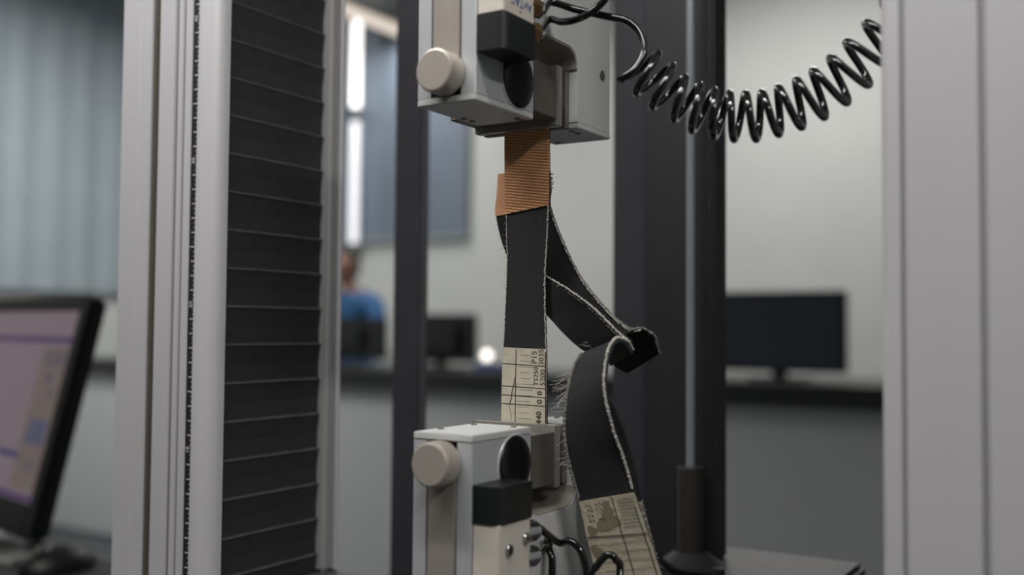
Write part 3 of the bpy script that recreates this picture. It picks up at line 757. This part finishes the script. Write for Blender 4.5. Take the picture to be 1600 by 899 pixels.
# loose fibres
bm = bmesh.new()
def hair(p, d, L, r=.00007):
    P = [p]; d = d.normalized()
    for k in range(5):
        d = (d + Vector((random.uniform(-.5, .5), random.uniform(-.5, .5), random.uniform(-.5, .5))) * .6).normalized()
        P.append(P[-1] + d * L / 5)
    tube(bm, P, r, 4)
for k in range(26): hair(D[30 + random.randrange(40)][0], -RT - UP * .4, random.uniform(.003, .008))
for k in range(22): hair(at(884 + random.uniform(-2, 3), 582 + random.uniform(0, 45), .578), -RT * 1.2 - UP * .7, random.uniform(.005, .011), .00009)
for k in range(9): hair(at(905 + random.uniform(-12, 10), 540 + random.uniform(-8, 6), .596), RT + UP * .2, random.uniform(.003, .008), .00004)
for k in range(30):
    y = random.uniform(345, 520); hair(onY(lerp_y(edgeL, y), y), -RT + UP * random.uniform(-1, 1), random.uniform(.002, .0045), .00005)
for k in range(16): hair(R1[16 + random.randrange(16)][0], -RT - UP * .5, random.uniform(.002, .005), .00006)
new_obj('loose_fibres', bm, 'thread_white', spec, kind='stuff')
bm = bmesh.new()
for k in range(14):
    y = 270 + k * 2.0; hair(at(859, y, .651), RT + UP * random.uniform(-1, 1), random.uniform(.001, .0028), .0003)
new_obj('frayed_corner', bm, 'fray_grey', spec, kind='stuff')

# ------------------------------------------------------------------ dark uprights behind the strip
def slim_post(label, x, y):
    t = thing('upright_post', label, 'post', (x + .018, y + .006, .75), 'slim dark upright posts')
    B('post', 'post_dark', t, x, x + .0335, y, y + .009, .757, 1.7, .0015)
    B('edge_strip', 'post_edge', t, x + .0336, x + .0368, y + .0005, y + .008, .757, 1.7, .001)
    B('foot', 'post_darker', t, x - .012, x + .047, y - .014, y + .026, .75, .757, .002)
slim_post('slim dark upright post standing left of the grips', -.0835, .30)
slim_post('slim dark upright post standing against the wide black one', .1165, .375)
t = thing('guide_stand', 'wide black upright with a steel rod in front on a black base', 'stand', (.21, .3, .75))
B('post', 'post_darker', t, .1822, .2440, .300, .330, .865, 1.7, .002)
C('rod', 'rod_steel', t, (.2305, .285, .93), (.2305, .285, 1.7), .0036, 20)
C('sleeve', 'sleeve', t, (.2305, .285, .868), (.2305, .285, .9425), .0105, 28, bev=.001)
C('flange', 'post_darker', t, (.2305, .285, .8655), (.2305, .285, .876), .028, 36, .013)
B('base', 'post_darker', t, .165, .345, .238, .372, .75, .865, .004)
for x in (.262, .3, .325): C('bolt', 'sleeve', t, (x, .262, .865), (x, .262, .871), .005, 12)
T('base_cable', 'hose_black', t, catmull([Vector((.19, .262, .868)), Vector((.205, .256, .878)), Vector((.235, .247, .868)), Vector((.262, .246, .868))], 8), .003, 8)

# ------------------------------------------------------------------ computer monitor at the left
n = Vector((-.225, -.974, 0)).normalized()          # facing the operator
rt = Vector((-n.y, n.x, 0))                           # screen right as seen from its front
tilt = math.radians(13)
up = (Vector((0, 0, 1)) * math.cos(tilt) - n * math.sin(tilt)).normalized()
nn = rt.cross(up).normalized()
if nn.dot(n) < 0: nn = -nn
BR = at(50, 848, 1.35)                                # lower right corner of the housing
MW, MH = .53, .335
mon = thing('computer_monitor', 'black monitor showing test software at the left edge', 'monitor', (BR.x - rt.x * MW / 2, BR.y, .75))
def slab3(name, m, u0, u1, v0, v1, d0, d1, parent, bev=0.):
    bm = bmesh.new(); box(bm, u0, u1, v0, v1, d0, d1, bev)
    M = Matrix(((rt.x, up.x, nn.x, BR.x), (rt.y, up.y, nn.y, BR.y), (rt.z, up.z, nn.z, BR.z), (0, 0, 0, 1)))
    bmesh.ops.transform(bm, matrix=M, verts=bm.verts)
    return new_obj(name, bm, m, parent, bool(bev))
slab3('housing', 'monitor_black', -MW, 0, 0, MH, -.022, 0, mon, .006)
for a in ((-.026, 0, 0, MH), (-MW, -MW + .026, 0, MH), (-MW + .026, -.026, MH - .02, MH), (-MW + .026, -.026, 0, .045)):
    slab3('bezel', 'monitor_black', *a, 0, .006, mon, .002)
scr = slab3('screen', 'screen_lit', -MW + .026, -.026, .045, MH - .02, .0001, .0015, mon)
def ui(m, u0, u1, v0, v1): slab3('screen_panel', m, u0, u1, v0, v1, .0016, .0019, scr)
ui('ui_purple', -MW + .03, -.03, .268, .276)
ui('ui_tan', -.125, -.03, .06, .262)
ui('ui_grey', -.115, -.04, .232, .256)
ui('ui_navy', -.090, -.072, .212, .222)
ui('ui_navy', -.074, -.066, .192, .2); ui('ui_navy', -.056, -.048, .192, .2); ui('ui_navy', -.062, -.052, .24, .25)
ui('ui_blue', -.113, -.045, .122, .158)
ui('ui_grey', -.098, -.05, .088, .1)
ui('ui_navy', -.2, -.115, .1, .108)
ui('ui_purple', -MW + .03, -.03, .047, .054)
c = BR - rt * MW / 2 - nn * .022 + up * .1
bm = bmesh.new(); cyl(bm, (c.x, c.y + .02, .76), c, .022, 20); new_obj('stand_neck', bm, 'monitor_black', mon, True)
B('stand_foot', 'monitor_black', mon, c.x - .13, c.x + .13, c.y - .12, min(c.y + .08, .365), .75, .762, .004)
# things on the table below it
t = thing('keyboard', 'dark keyboard lying below the left monitor', 'keyboard', (-.82, .19, .75))
B('keyboard_body', 'keyboard', t, -1.04, -.66, .12, .26, .75, .765, .004)
key = None
for r in range(5):
    for k in range(17):
        x, y = -1.032 + k * .0219, .127 + r * .0258
        if key is None:
            key = B('key', 'table_black', t, x, x + .019, y, y + .022, .765, .772, .002); kx, ky = x, y
        else:
            o = key.copy(); COL.objects.link(o); o.parent = t; o.location = (x - kx, y - ky, 0)
t = thing('document_tray', 'pale grey flat tray lying under the right end of the left monitor', 'tray', (-.68, .31, .75))
B('tray_base', 'grey_plastic', t, -.74, -.655, .275, .36, .75, .753, .001)
for a in ((-.74, -.736, .275, .36), (-.659, -.655, .275, .36), (-.736, -.659, .356, .36)): B('tray_wall', 'grey_plastic', t, *a, .753, .758, .001)
t = thing('computer_mouse', 'black computer mouse beside the left monitor', 'mouse', (-.60, .30, .75))
bm = bmesh.new(); bmesh.ops.create_uvsphere(bm, u_segments=20, v_segments=12, radius=1, matrix=Matrix.Translation((-.60, .30, .751)) @ Matrix.Diagonal((.03, .05, .03, 1)))
bmesh.ops.bisect_plane(bm, geom=bm.verts[:] + bm.edges[:] + bm.faces[:], plane_co=(0, 0, .7505), plane_no=(0, 0, 1), clear_inner=True)
bmesh.ops.holes_fill(bm, edges=bm.edges[:])
new_obj('shell', bm, 'monitor_black', t, True)
C('wheel', 'grey_plastic', t, (-.604, .275, .776), (-.596, .275, .776), .006, 12)
T('cable', 'hose_black', t, catmull([Vector((-.60, .349, .757)), Vector((-.605, .357, .753)), Vector((-.63, .363, .753)), Vector((-.645, .366, .753))], 6), .002, 8)
